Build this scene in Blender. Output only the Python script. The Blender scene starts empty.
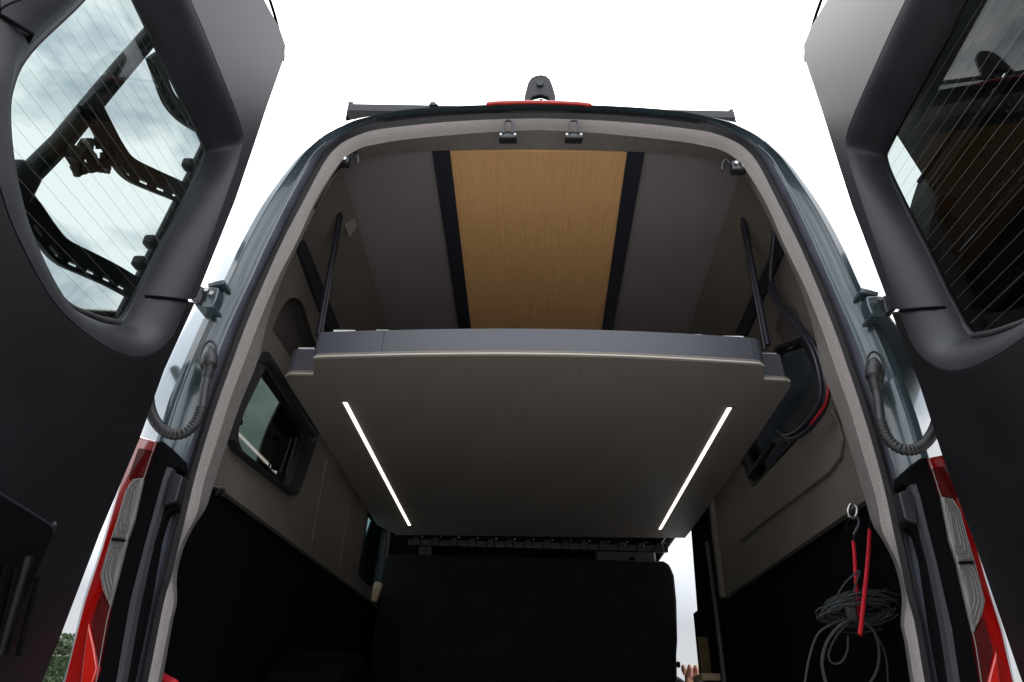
import bpy, bmesh, math, random
from mathutils import Vector, Matrix, geometry
random.seed(7)
S = bpy.context.scene
COL = S.collection
V = Vector

# ------------------------------------------------------------------ camera
c0 = (512., 341.); vd = (530., 740.); vv = (555., -828.)
FP = math.sqrt(-((vd[0]-c0[0])*(vv[0]-c0[0]) + (vd[1]-c0[1])*(vv[1]-c0[1])))
def dr(p): return V((p[0]-c0[0], -(p[1]-c0[1]), -FP))
Yc = dr(vd).normalized(); Zc = dr(vv); Zc = (Zc - Zc.dot(Yc)*Yc).normalized(); Xc = Yc.cross(Zc)
RM = Matrix((Xc, Yc, Zc))                       # camera -> world
CP = V((0, -1.4, .85))
cam = bpy.data.cameras.new('camera'); co = bpy.data.objects.new('camera', cam); COL.objects.link(co)
co.matrix_world = Matrix.Translation(CP) @ RM.to_4x4()
cam.sensor_width = 36; cam.lens = FP/1024*36; cam.clip_end = 3000; cam.clip_start = .02
S.camera = co

LEAN = .085
def plane_hit(px, n, d):
    r = RM @ dr(px); t = (d - n.dot(CP))/n.dot(r)
    return CP + r*t
def at(px, py, ax, v):
    n = V((ax == 'x', ax == 'y', ax == 'z')); return plane_hit((px, py), n, v)
def rear(px, py, off=0):        # the leaning rear face of the van
    return plane_hit((px, py), V((0, 1, -LEAN)), -LEAN*.95 + off)
def dor(px, py, off=0):         # the inner face of the opened left door
    return plane_hit((px, py), V((1, 0, -LEAN)), -.88 - LEAN*.95 + off)
def dw(y, z, off=0): return V((-.88 + LEAN*(z-.95) + off, y, z))
def mir(p, s): return V((p[0]*(-s), p[1], p[2]))      # s=-1 keeps left, s=1 mirrors to the right
def mx(pts, s): return [mir(p, s) for p in pts]

# ------------------------------------------------------------------ materials
def new_mat(name):
    m = bpy.data.materials.new(name); m.use_nodes = True
    return m, m.node_tree, m.node_tree.nodes['Principled BSDF']
def mat(name, col, rough=.5, metal=0, coat=0, noise=0, scale=20, bump=0, bscale=200, stretch=(1,1,1), col2=None, spec=.5, rvar=.08, sheen=0):
    m, nt, b = new_mat(name)
    b.inputs['Metallic'].default_value = metal; b.inputs['Coat Weight'].default_value = coat
    b.inputs['Coat Roughness'].default_value = .06; b.inputs['Specular IOR Level'].default_value = spec
    if sheen: b.inputs['Sheen Weight'].default_value = sheen
    tc = nt.nodes.new('ShaderNodeTexCoord'); mp = nt.nodes.new('ShaderNodeMapping')
    mp.inputs['Scale'].default_value = stretch
    nt.links.new(tc.outputs['Object'], mp.inputs['Vector'])
    n = nt.nodes.new('ShaderNodeTexNoise'); n.inputs['Scale'].default_value = scale; n.inputs['Detail'].default_value = 6
    nt.links.new(mp.outputs[0], n.inputs['Vector'])
    mixc = nt.nodes.new('ShaderNodeMix'); mixc.data_type = 'RGBA'
    c2 = col2 or tuple(c*(1-noise) for c in col)
    mixc.inputs[6].default_value = (*c2, 1); mixc.inputs[7].default_value = (*(tuple(c*(1+noise) for c in col) if not col2 else col), 1)
    rp = nt.nodes.new('ShaderNodeMapRange'); rp.inputs[1].default_value = .3; rp.inputs[2].default_value = .7
    nt.links.new(n.outputs['Fac'], rp.inputs[0]); nt.links.new(rp.outputs[0], mixc.inputs[0])
    nt.links.new(mixc.outputs[2], b.inputs['Base Color'])
    r2 = nt.nodes.new('ShaderNodeMapRange'); r2.inputs[3].default_value = max(.02, rough-rvar); r2.inputs[4].default_value = min(1, rough+rvar)
    nt.links.new(n.outputs['Fac'], r2.inputs[0]); nt.links.new(r2.outputs[0], b.inputs['Roughness'])
    if bump:
        n2 = nt.nodes.new('ShaderNodeTexNoise'); n2.inputs['Scale'].default_value = bscale; n2.inputs['Detail'].default_value = 3
        nt.links.new(mp.outputs[0], n2.inputs['Vector'])
        bp = nt.nodes.new('ShaderNodeBump'); bp.inputs['Strength'].default_value = bump; bp.inputs['Distance'].default_value = .002
        nt.links.new(n2.outputs['Fac'], bp.inputs['Height']); nt.links.new(bp.outputs[0], b.inputs['Normal'])
    return m
def glass(name, tint, ior=1.5, rough=0.0, alpha_mix=0.0):
    m, nt, b = new_mat(name); nt.nodes.remove(b)
    tr = nt.nodes.new('ShaderNodeBsdfTransparent'); tr.inputs[0].default_value = (*tint, 1)
    gl = nt.nodes.new('ShaderNodeBsdfGlossy'); gl.inputs['Roughness'].default_value = rough
    fr = nt.nodes.new('ShaderNodeFresnel'); fr.inputs[0].default_value = ior
    ge = nt.nodes.new('ShaderNodeNewGeometry'); mr = nt.nodes.new('ShaderNodeMapRange'); mr.inputs[3].default_value = ior; mr.inputs[4].default_value = 1/ior
    nt.links.new(ge.outputs['Backfacing'], mr.inputs[0]); nt.links.new(mr.outputs[0], fr.inputs[0])
    mx_ = nt.nodes.new('ShaderNodeMixShader')
    nt.links.new(fr.outputs[0], mx_.inputs[0]); nt.links.new(tr.outputs[0], mx_.inputs[1]); nt.links.new(gl.outputs[0], mx_.inputs[2])
    nt.links.new(mx_.outputs[0], nt.nodes['Material Output'].inputs[0])
    return m
def emis(name, col, st):
    m, nt, b = new_mat(name)
    b.inputs['Emission Color'].default_value = (*col, 1); b.inputs['Emission Strength'].default_value = st
    b.inputs['Base Color'].default_value = (.8, .8, .8, 1)
    return m
M = dict(
 paint=mat('blue_grey_paint', (.045,.066,.078), .3, .2, .6, .12, 6),
 paintmid=mat('channel_paint_sky_sheen', (.10,.102,.13), .38, .1, .3, .2, 14),
 seal=mat('rubber_seal', (.012,.011,.014), .5, noise=.3, scale=60, bump=.3, bscale=300),
 felt=mat('grey_felt', (.27,.24,.228), .95, noise=.22, scale=330, bump=.9, bscale=700, spec=.1, sheen=.2),
 felt2=mat('grey_lining', (.21,.19,.18), .9, noise=.12, scale=60, bump=.5, bscale=500, spec=.15),
 plastic=mat('satin_black_plastic', (.014,.014,.018), .42, noise=.25, scale=9, bump=.25, bscale=900),
 trimdark=mat('grained_door_plastic', (.0045,.0045,.0065), .5, noise=.2, scale=7, bump=.3, bscale=1200, spec=.35),  # same door plastic as trimup, with the lower panel's shade in its colour
 trimup=mat('grey_door_plastic', (.026,.025,.031), .40, noise=.1, scale=5, bump=.05, bscale=1400, spec=.26, rvar=.015),  # same door plastic, lighter where the upper face reflects sky
 trimmid=mat('satin_window_surround', (.013,.013,.019), .46, noise=.25, scale=11, bump=.12, bscale=1000, spec=.5, rvar=.05),  # same plastic again, a tone between for the surround turned from the sky
 niche=mat('niche_shade_tone', (.065,.055,.052), .8, noise=.1),  # darker than the wall: the shade inside the niche is put into the colour
 black=mat('matt_black', (.0022,.0022,.003), .85, noise=.3, scale=15, spec=.08),
 ceil=mat('grey_ceiling_board', (.215,.192,.19), .72, noise=.06, scale=3, bump=.15, bscale=400, spec=.3),
 wall=mat('grey_wall_board', (.13,.114,.099), .7, noise=.1, scale=5, bump=.3, bscale=300, spec=.3),
 bed=mat('grey_laminate_board', (.225,.193,.172), .62, noise=.09, scale=5, bump=.25, bscale=260, stretch=(28,1.2,1), spec=.3),
 rail=mat('blue_grey_rail', (.072,.074,.091), .45, noise=.08, scale=8, bump=.1),
 edge=mat('pale_edge_band', (.62,.58,.5), .5, noise=.05),
 white=mat('white_plastic', (.8,.8,.8), .4, noise=.04),
 navy=mat('dark_ceiling_strip', (.016,.017,.028), .55, noise=.15),
 led=emis('led_light', (1,.93,.82), 1.3),
 bench=mat('dark_upholstery', (.013,.011,.014), .85, noise=.35, scale=12, bump=.6, bscale=260, spec=.2, sheen=.05),
 cushion=mat('grey_vinyl', (.045,.045,.05), .5, noise=.1),
 metal=mat('brushed_steel', (.45,.45,.45), .3, .9, noise=.2, scale=60),
 dmetal=mat('dark_metal', (.05,.05,.055), .35, .6, noise=.3, scale=50),
 rubber=mat('ribbed_rubber', (.018,.018,.02), .5, noise=.3, scale=80),
 cable=mat('cable_sheath', (.02,.02,.03), .33, noise=.2),
 red=mat('red_webbing', (.62,.02,.035), .6, noise=.15, scale=120, bump=.4),
 redcable=mat('red_cable', (.4,.01,.02), .45, noise=.1),
 rope=mat('grey_rope', (.026,.029,.031), .8, noise=.35, scale=160, bump=.8, bscale=500),
 rack=mat('powder_coated_steel', (.008,.008,.009), .42, noise=.3, scale=60, bump=.2),
 tyre=mat('tyre_rubber', (.012,.012,.012), .7, noise=.3, scale=30, bump=.3),
 skin=mat('skin', (.50,.24,.17), .5, noise=.12, scale=40, bump=.2),
 cloth=mat('dark_cloth', (.02,.022,.035), .9, noise=.3, scale=40, bump=.4),
 hair=mat('dark_hair', (.02,.013,.01), .6, noise=.3, scale=60),
 counter=mat('pale_wood_board', (.5,.38,.24), .5, noise=.1, scale=10, stretch=(1,12,1)),
 brown=mat('brown_board', (.10,.07,.02), .7, noise=.2),
 gwhite=mat('white_wire', (.15,.14,.125), .5, noise=.1),
 leaf=mat('hedge_leaf', (.028,.052,.014), .6, noise=.45, scale=4),
 bark=mat('bark', (.08,.06,.045), .9, noise=.3),
)
M['dglass'] = glass('tinted_door_glass', (.47,.505,.50), 1.28)
M['wglass'] = glass('smoked_window', (.26,.30,.27), 1.5)
M['bglass'] = glass('black_window', (.07,.075,.08), 1.5)
M['tealglass'] = glass('teal_window', (.45,.58,.57), 1.5)

def wood_mat():
    m, nt, b = new_mat('oak_board')
    tc = nt.nodes.new('ShaderNodeTexCoord'); mp = nt.nodes.new('ShaderNodeMapping'); mp.inputs['Scale'].default_value = (55, 1.0, 1)
    nt.links.new(tc.outputs['Object'], mp.inputs[0])
    n = nt.nodes.new('ShaderNodeTexNoise'); n.inputs['Scale'].default_value = 4; n.inputs['Detail'].default_value = 9; n.inputs['Roughness'].default_value = .65
    nt.links.new(mp.outputs[0], n.inputs[0])
    mp2 = nt.nodes.new('ShaderNodeMapping'); mp2.inputs['Scale'].default_value = (160, 5, 1); nt.links.new(tc.outputs['Object'], mp2.inputs[0])
    n2 = nt.nodes.new('ShaderNodeTexNoise'); n2.inputs['Scale'].default_value = 3; n2.inputs['Detail'].default_value = 4; nt.links.new(mp2.outputs[0], n2.inputs[0])
    r = nt.nodes.new('ShaderNodeValToRGB')
    e = r.color_ramp.elements; e[0].position = .3; e[0].color = (.60,.315,.115,1); e[1].position = .72; e[1].color = (.84,.50,.235,1)
    a = nt.nodes.new('ShaderNodeMath'); a.operation = 'MULTIPLY_ADD'; a.inputs[1].default_value = .6
    s = nt.nodes.new('ShaderNodeMath'); s.operation = 'MULTIPLY'; s.inputs[1].default_value = .4
    nt.links.new(n2.outputs[0], s.inputs[0]); nt.links.new(n.outputs[0], a.inputs[0]); nt.links.new(s.outputs[0], a.inputs[2])
    nt.links.new(a.outputs[0], r.inputs[0]); nt.links.new(r.outputs[0], b.inputs['Base Color'])
    b.inputs['Roughness'].default_value = .55
    bp = nt.nodes.new('ShaderNodeBump'); bp.inputs['Strength'].default_value = .12; bp.inputs['Distance'].default_value = .002
    nt.links.new(n2.outputs[0], bp.inputs['Height']); nt.links.new(bp.outputs[0], b.inputs['Normal'])
    return m
M['wood'] = wood_mat()
def lens_mat(name, col, rough=.12, em=0, trans=0, ribs=0):
    m, nt, b = new_mat(name)
    b.inputs['Base Color'].default_value = (*col, 1); b.inputs['Roughness'].default_value = rough
    b.inputs['Coat Weight'].default_value = 1; b.inputs['Coat Roughness'].default_value = .03
    if em:
        b.inputs['Emission Color'].default_value = (*col, 1); b.inputs['Emission Strength'].default_value = em
    if ribs:
        tc = nt.nodes.new('ShaderNodeTexCoord'); w = nt.nodes.new('ShaderNodeTexWave'); w.inputs['Scale'].default_value = ribs
        w.bands_direction = 'X'; w.inputs['Distortion'].default_value = 1.5; w.inputs['Detail'].default_value = 0
        nt.links.new(tc.outputs['Object'], w.inputs[0])
        bp = nt.nodes.new('ShaderNodeBump'); bp.inputs['Strength'].default_value = .8; bp.inputs['Distance'].default_value = .004
        nt.links.new(w.outputs[1], bp.inputs['Height']); nt.links.new(bp.outputs[0], b.inputs['Normal'])
        mc = nt.nodes.new('ShaderNodeMix'); mc.data_type = 'RGBA'; mc.inputs[6].default_value = (*[c*.7 for c in col],1); mc.inputs[7].default_value = (*col,1)
        nt.links.new(w.outputs[1], mc.inputs[0]); nt.links.new(mc.outputs[2], b.inputs['Base Color'])
    return m
M['lred'] = lens_mat('red_lens', (.30,.004,.003))
M['lredk'] = lens_mat('dark_red_lens', (.07,.004,.004))
M['lredb'] = lens_mat('bright_red_lens', (.50,.012,.006))
M['lclear'] = lens_mat('ribbed_clear_lens', (.12,.11,.104), .16, ribs=0)
M['lrim'] = lens_mat('clear_lens_rim', (.11,.10,.095), .25)

# ------------------------------------------------------------------ builders
def link(name, me, m, parent=None, smooth=False):
    o = bpy.data.objects.new(name, me); COL.objects.link(o)
    me.materials.append(m)
    if parent: o.parent = parent; o.matrix_parent_inverse = Matrix.Identity(4)
    if smooth:
        for p in me.polygons: p.use_smooth = True
    return o
def bm_obj(name, bm, m, parent=None, smooth=False, bevel=0, angle=None):
    bmesh.ops.remove_doubles(bm, verts=bm.verts, dist=1e-6)
    bmesh.ops.recalc_face_normals(bm, faces=bm.faces)
    me = bpy.data.meshes.new(name); bm.to_mesh(me); bm.free()
    o = link(name, me, m, parent, smooth)
    if bevel:
        b = o.modifiers.new('bevel', 'BEVEL'); b.width = bevel; b.segments = 3; b.limit_method = 'ANGLE'; b.angle_limit = .6
        for p in me.polygons: p.use_smooth = True
    if bevel or angle:
        o.modifiers.new('wn', 'WEIGHTED_NORMAL') if bevel else None
        if angle: me.set_sharp_from_angle(angle=angle)
        elif bevel: me.set_sharp_from_angle(angle=.6)
    return o
def add_prism(bm, pts, vec, holes=()):
    vec = V(vec)
    loops = [pts] + list(holes)
    n = geometry.normal([V(p) for p in pts])
    flat = [V(p) for L in loops for p in L]
    tris = geometry.tessellate_polygon([[V(p) for p in L] for L in loops])
    a = [bm.verts.new(p) for p in flat]; b = [bm.verts.new(p + vec) for p in flat]
    if len(loops) == 1:
        bm.faces.new(a); bm.faces.new(b[::-1])
    else:
        for t in tris:
            try: bm.faces.new([a[i] for i in t]); bm.faces.new([b[i] for i in t[::-1]])
            except ValueError: pass
    k = 0
    for L in loops:
        m = len(L)
        for i in range(m):
            j = (i+1) % m; bm.faces.new((a[k+i], a[k+j], b[k+j], b[k+i]))
        k += m
def prism(name, pts, vec, m, parent=None, holes=(), bevel=0, smooth=False):
    bm = bmesh.new(); add_prism(bm, pts, vec, holes); return bm_obj(name, bm, m, parent, smooth, bevel)
def add_box(bm, cen, size, rot=None):
    mt = Matrix.Translation(V(cen))
    if rot is not None: mt = mt @ rot.to_4x4()
    mt = mt @ Matrix.Diagonal((*size, 1)); bmesh.ops.create_cube(bm, size=1, matrix=mt)
def box(name, cen, size, m, parent=None, bevel=0, rot=None):
    bm = bmesh.new(); add_box(bm, cen, size, rot); return bm_obj(name, bm, m, parent, bevel=bevel)
def catmull(p, n=8, closed=False):
    p = [V(q) for q in p]; out = []; L = len(p)
    for i in range(L if closed else L-1):
        a, b, c, d = (p[(i-1) % L] if closed or i > 0 else p[0]), p[i], p[(i+1) % L], (p[(i+2) % L] if closed or i+2 < L else p[-1])
        for k in range(n):
            t = k/n
            out.append(.5*((2*b)+(-a+c)*t+(2*a-5*b+4*c-d)*t*t+(-a+3*b-3*c+d)*t**3))
    if not closed: out.append(p[-1])
    return out
def add_tube(bm, pts, r, seg=10, closed=False, cap=True, flat=1.0):
    pts = [V(p) for p in pts]; n = len(pts); rings = []; up = None
    for i, p in enumerate(pts):
        t = (pts[(i+1) % n] - pts[i-1]) if closed else (pts[min(i+1, n-1)] - pts[max(i-1, 0)])
        if t.length < 1e-9: t = V((0, 0, 1))
        t.normalize()
        if up is None: up = t.orthogonal().normalized()
        up = (up - up.dot(t)*t)
        up = up.normalized() if up.length > 1e-6 else t.orthogonal().normalized()
        w = t.cross(up); rr = r[i] if isinstance(r, (list, tuple)) else r
        rings.append([bm.verts.new(p + up*math.cos(a)*rr + w*math.sin(a)*rr*flat) for a in [2*math.pi*k/seg for k in range(seg)]])
    for i in range(n if closed else n-1):
        A, B = rings[i], rings[(i+1) % n]
        for k in range(seg): bm.faces.new((A[k], A[(k+1) % seg], B[(k+1) % seg], B[k]))
    if cap and not closed: bm.faces.new(rings[0][::-1]); bm.faces.new(rings[-1])
def tube(name, pts, r, m, parent=None, seg=10, closed=False, flat=1.0):
    bm = bmesh.new(); add_tube(bm, pts, r, seg, closed, flat=flat); return bm_obj(name, bm, m, parent, smooth=True, angle=1.2)
def loft(name, rings, m, parent=None, closed=False, smooth=True, angle=None, thick=0):
    bm = bmesh.new(); vs = [[bm.verts.new(p) for p in R] for R in rings]
    for a in range(len(vs)-1):
        n = len(vs[a])
        for i in range(n if closed else n-1):
            j = (i+1) % n; bm.faces.new((vs[a][i], vs[a][j], vs[a+1][j], vs[a+1][i]))
    if thick: pass
    o = bm_obj(name, bm, m, parent, smooth, angle=angle)
    if thick:
        s = o.modifiers.new('solid', 'SOLIDIFY'); s.thickness = thick; s.offset = 0
    return o
def empty(name, loc=(0,0,0)):
    o = bpy.data.objects.new(name, None); COL.objects.link(o); o.location = loc; o.empty_display_size = .1; return o
def tag(o, label, cat, group=None):
    o['label'] = label; o['category'] = cat
    if group: o['group'] = group
    return o
def struct(o): o['kind'] = 'structure'; return o
def resample(p, n):
    p = [V(q) for q in p]; d = [0]
    for i in range(1, len(p)): d.append(d[-1] + (p[i]-p[i-1]).length)
    out = []; j = 0
    for k in range(n):
        s = d[-1]*k/(n-1)
        while j < len(p)-2 and d[j+1] < s: j += 1
        t = (s-d[j])/max(1e-9, d[j+1]-d[j]); out.append(p[j].lerp(p[j+1], min(1, max(0, t))))
    return out

# ------------------------------------------------------------------ ground, sky, light
bm = bmesh.new(); bmesh.ops.create_grid(bm, x_segments=8, y_segments=8, size=400)
struct(bm_obj('ground', bm, mat('concrete_ground', (.46,.445,.42), .9, noise=.15, scale=1.5, bump=.5, bscale=30)))

w = bpy.data.worlds.new('World'); S.world = w; w.use_nodes = True; nt = w.node_tree
bg = nt.nodes['Background']; bg.inputs[1].default_value = .1
sky = nt.nodes.new('ShaderNodeTexSky'); sky.sky_type = 'NISHITA'; sky.sun_disc = False
sun_el, sun_az = math.radians(58), math.radians(-35)
sky.sun_elevation = sun_el; sky.sun_rotation = sun_az
tc = nt.nodes.new('ShaderNodeTexCoord'); mp = nt.nodes.new('ShaderNodeMapping'); mp.inputs['Scale'].default_value = (1, 1, 1.7); mp.inputs['Location'].default_value = (3.1, 1.7, .4)
nt.links.new(tc.outputs['Generated'], mp.inputs[0])
n = nt.nodes.new('ShaderNodeTexNoise'); n.inputs['Scale'].default_value = 4.5; n.inputs['Detail'].default_value = 7; n.inputs['Roughness'].default_value = .55; n.inputs['Distortion'].default_value = .3
nt.links.new(mp.outputs[0], n.inputs[0])
cr = nt.nodes.new('ShaderNodeValToRGB'); e = cr.color_ramp.elements
e[0].position = .43; e[0].color = (.40,.46,.52,1); e[1].position = .56; e[1].color = (1,1,1,1)
nt.links.new(n.outputs[0], cr.inputs[0])
sx = nt.nodes.new('ShaderNodeSeparateXYZ'); nt.links.new(tc.outputs['Generated'], sx.inputs[0])
mr = nt.nodes.new('ShaderNodeMapRange'); mr.inputs[1].default_value = .14; mr.inputs[2].default_value = .52; mr.inputs[3].default_value = 3.4; mr.inputs[4].default_value = 22
nt.links.new(sx.outputs[2], mr.inputs[0])
fz = nt.nodes.new('ShaderNodeMapRange'); fz.inputs[1].default_value = .12; fz.inputs[2].default_value = .40; nt.links.new(sx.outputs[2], fz.inputs[0])
mh = nt.nodes.new('ShaderNodeMix'); mh.data_type = 'RGBA'; mh.inputs[6].default_value = (.93,.93,.96,1); nt.links.new(fz.outputs[0], mh.inputs[0]); nt.links.new(cr.outputs[0], mh.inputs[7])
mu = nt.nodes.new('ShaderNodeVectorMath'); mu.operation = 'SCALE'; nt.links.new(mh.outputs[2], mu.inputs[0]); nt.links.new(mr.outputs[0], mu.inputs['Scale'])
mxn = nt.nodes.new('ShaderNodeMix'); mxn.data_type = 'RGBA'; mxn.inputs[0].default_value = .88
nt.links.new(sky.outputs[0], mxn.inputs[6]); nt.links.new(mu.outputs[0], mxn.inputs[7]); nt.links.new(mxn.outputs[2], bg.inputs[0])
sl = bpy.data.lights.new('sun', 'SUN'); sl.energy = .8; sl.angle = math.radians(20); sl.color = (1, .96, .9)
so = bpy.data.objects.new('sun', sl); COL.objects.link(so)
sd = V((math.sin(sun_az)*math.cos(sun_el), math.cos(sun_az)*math.cos(sun_el), math.sin(sun_el)))
so.rotation_euler = sd.to_track_quat('Z', 'Y').to_euler(); so.location = (0, 0, 30)
S.view_settings.view_transform = 'Standard'; S.view_settings.look = 'None'; S.view_settings.exposure = .95; S.view_settings.gamma = 1
S.cycles.use_denoising = True; S.cycles.max_bounces = 10; S.cycles.diffuse_bounces = 5; S.cycles.transparent_max_bounces = 16
S.cycles.sample_clamp_indirect = 4

# ------------------------------------------------------------------ the van
van = empty('camper_van')
tag(van, 'dark blue-grey camper van with both rear doors wide open and a lined interior', 'van')
N = 150
def ring(px, off):
    half = [rear(x, y, off) for x, y in px]
    half[-1].x = 0
    half = catmull(half, 6)
    half = resample(half, N)
    return half + [V((-p.x, p.y, p.z)) for p in half[-2::-1]]
Apx = [(40,740),(63,682),(83,602),(100,550),(120,480),(134,437),(144,400),(160,360),(180,320),(207,280),(228,240),(257,200),(285,162),(297,151),(310,140),(330,127),(345,121.5),(360,118.2),(400,111),(440,107.6),(490,105.4),(540,104.6)]
Bpx = [(78,740),(96,682),(107,620),(127,540),(134,520),(143,480),(156,441),(169,400),(185,360),(203,320),(224,280),(243,240),(266,200),(295,161),(308,148),(325,134),(345,124),(360,119.5),(400,111.5),(440,108),(490,105.8),(540,105)]
Cpx = [(118,740),(130,682),(147,602),(158,540),(164,520),(178,480),(192,440),(204,400),(216,360),(232,320),(250.7,280),(269,240),(289,200),(311,161),(322,149),(335,138.5),(349,130),(365,121.5),(397,113.2),(440,109.3),(490,107),(540,106.2)]
Dpx = [(128,740),(141,682),(157,602),(171,540),(176,520),(187,480),(199,440),(212,400),(226,360),(241,320),(258.6,280),(279,240),(298,200),(321,160),(331,149),(345,138),(362,129),(378,123.5),(397,119),(440,115),(490,112.5),(540,112)]
Epx = [(134,740),(148,682),(164,602),(172,575),(180,540),(185,520),(194.4,480),(205.7,440),(218.6,400),(233,360),(248,320),(265,280),(283,240),(304,200),(325,161),(338,146),(350,138.5),(371,130.8),(397,127),(440,122.5),(490,119.5),(540,118.3)]
Fpx = [(146,740),(158,682),(170,620),(174,603),(172.7,575),(181,545),(194,520),(198,510),(204.4,480),(217.4,440),(230,400),(245,360),(260,320),(277,280),(297.5,240),(316,200),(336,168),(347,156),(362,147.5),(380,143.5),(397,140.5),(440,136),(490,132),(540,130)]
Gpx = [(150,740),(162,682),(173,620),(177,603),(177,575),(184,547),(196,523),(206,508),(215,480),(228,440),(242,400),(258,360),(268,320),(282,280),(301,240),(319,204),(339,172),(351,162),(368,156.5),(384,154.5),(400,152.5),(440,150.7),(490,149.6),(540,149.3)]
A, B, C, D_, E_, F_ = ring(Apx, .1), ring(Bpx, -.02), ring(Cpx, -.012), ring(Dpx, .012), ring(Epx, .006), ring(Fpx, .03)
G = ring(Gpx, .11)
def mid(P, Q, off, t=.5): return [p.lerp(q, t) + V((0, off, 0)) for p, q in zip(P, Q)]
# outer shell: rounded rear corner, sides and roof running forward, nose
Ab = [V((p.x*1.0, 4.6, p.z)) for p in A]; Ac = [V((p.x*.93, 5.6, .85+(p.z-.85)*.8)) for p in A]
SH = V((0, .26, 0))
loft('body_shell', [B, mid(A, B, -.002, .5), A, [V((p.x*1.004, .30, p.z-.004)) for p in A]], M['paint'], van, angle=1.0)
def roofpts(Y): return [V((p.x*1.004, Y, p.z-.004)) for p in A]
Y1, Y2 = 2.36, 3.95
cuts = [(-1, .24, .92, 1.46, 1.93), (1, .40, 1.38, 1.60, 2.16), (-1, 1.95, 2.60, 1.47, 1.94), (1, Y1, Y2, .55, 2.04)]
ys = sorted({.30, 5.2, .92, .40, 1.38, 1.95, 2.60, Y1, Y2, 3.0})
bm = bmesh.new()
grid = [[bm.verts.new(p) for p in roofpts(y)] for y in ys]
nose = [bm.verts.new((p.x*.92, 6.0, .7+(p.z-.7)*.45)) for p in A]
grid.append(nose)
for a in range(len(grid)-1):
    for i in range(len(A)-1):
        cx, cz_ = (A[i].x+A[i+1].x)/2, (A[i].z+A[i+1].z)/2
        ym = (ys[a]+ys[a+1])/2 if a+1 < len(ys) else 6
        if any(cx*sd > 0 and q0 < ym < q1 and z0_ < cz_ < z1_ for sd, q0, q1, z0_, z1_ in cuts): continue
        bm.faces.new((grid[a][i], grid[a][i+1], grid[a+1][i+1], grid[a+1][i]))
bm.faces.new(nose)
o = bm_obj('side_panel', bm, M['paint'], van, smooth=True, angle=.8)
sm = o.modifiers.new('solid', 'SOLIDIFY'); sm.thickness = .012; sm.offset = 0

loft('door_pillar', [B, mid(B, C, -.006, .25), mid(B, C, .016, .42), mid(B, C, .02, .8), mid(B, C, -.004, .94), C], M['paint'], van, angle=1.3)
loft('seal_channel', [C, mid(C, D_, .004, .3), mid(C, D_, .012, .7), D_], M['paintmid'], van, angle=1.5)  # channel paint; along the top its lighter tone stands in for reflected sky
loft('door_seal', [D_, mid(D_, E_, -.012, .2), mid(D_, E_, -.004, .45), mid(D_, E_, -.016, .7), E_], M['seal'], van, angle=1.5)
loft('felt_trim', [E_, mid(E_, F_, -.006, .3), mid(E_, F_, -.003, .7), F_], M['felt'], van, angle=1.5)
loft('inner_trim', [F_, mid(F_, G, .0, .1), G], M['felt2'], van)
# crease lines pressed in the pillar
for s in (-1, 1):
    for t, off in ((.30, -.008), (.93, -.006)):
        pts = [p for p in mid(B, C, off, t)[:N-46] if p.z > 1.42]
        tube('pillar_crease', mx(pts, s) if s == 1 else pts, .0022, M['paint'], van, seg=6)

# --- interior box
YR, YF = .25, 2.6
def czl(y): return 2.548 - .066*(y-.2)           # ceiling height
XC, XS = .682, .84                                # where ceiling meets sloped side, wall
def quad(name, p, m, vec, parent=van, bevel=0, holes=()): return prism(name, [V(q) for q in p], vec, m, parent, holes, bevel)
quad('ceiling_board', [(-XC-.03, YR, czl(YR)+.006), (-.30, YR, czl(YR)+.006), (-.31, YF, czl(YF)+.006), (-XC-.03, YF, czl(YF)+.006)], M['ceil'], (0,0,.02))
quad('ceiling_board', [(XC+.03, YR, czl(YR)+.006), (.29, YR, czl(YR)+.006), (.30, YF, czl(YF)+.006), (XC+.03, YF, czl(YF)+.006)], M['ceil'], (0,0,.02))
def cz(px, py, x=None):
    # hit the sloping ceiling
    return plane_hit((px, py), V((0, .066, 1)), 2.548 + .066*.2)
wl0, wl1, wr0, wr1 = cz(450,152), cz(471,328), cz(627,153), cz(602,328)
def ext(a, b, Y): t = (Y-a.y)/(b.y-a.y); return a + (b-a)*t
WL0, WL1, WR0, WR1 = ext(wl0,wl1,YR), ext(wl0,wl1,YF), ext(wr0,wr1,YR), ext(wr0,wr1,YF)
quad('oak_ceiling_panel', [WL0+V((0,0,.002)), WR0+V((0,0,.002)), WR1+V((0,0,.002)), WL1+V((0,0,.002))], M['wood'], (0,0,.02))
for a0, a1, b0, b1 in ((WL0, WL1, ext(cz(432.5,152), cz(459,328), YR), ext(cz(432.5,152), cz(459,328), YF)), (WR0, WR1, ext(cz(644,154), cz(613,328), YR), ext(cz(644,154), cz(613,328), YF))):
    dz = V((0,0,-.008)); quad('ceiling_strip', [a0+dz, b0+dz, b1+dz, a1+dz], M['navy'], (0,0,.025))
quad('cab_roof_lining', [(-.84, 2.6, 2.28), (.84, 2.6, 2.28), (.84, 5.0, 2.1), (-.84, 5.0, 2.1)], M['black'], (0,0,.02))
quad('cab_header', [(-.8, 2.6, 1.93), (.74, 2.6, 1.93), (.74, 2.6, 2.36), (-.8, 2.6, 2.36)], M['black'], (0,.02,0))
# sloped upper sides
for s in (-1, 1):
    x0, x1 = s*XS, s*XC
    quad('upper_side_panel', [(x0, YR-.04, 2.375), (x1, YR-.04, czl(YR)), (x1*1.04, YF, czl(YF)), (x0, YF, 2.25)], M['wall'], (s*.012, 0, .012))
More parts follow.
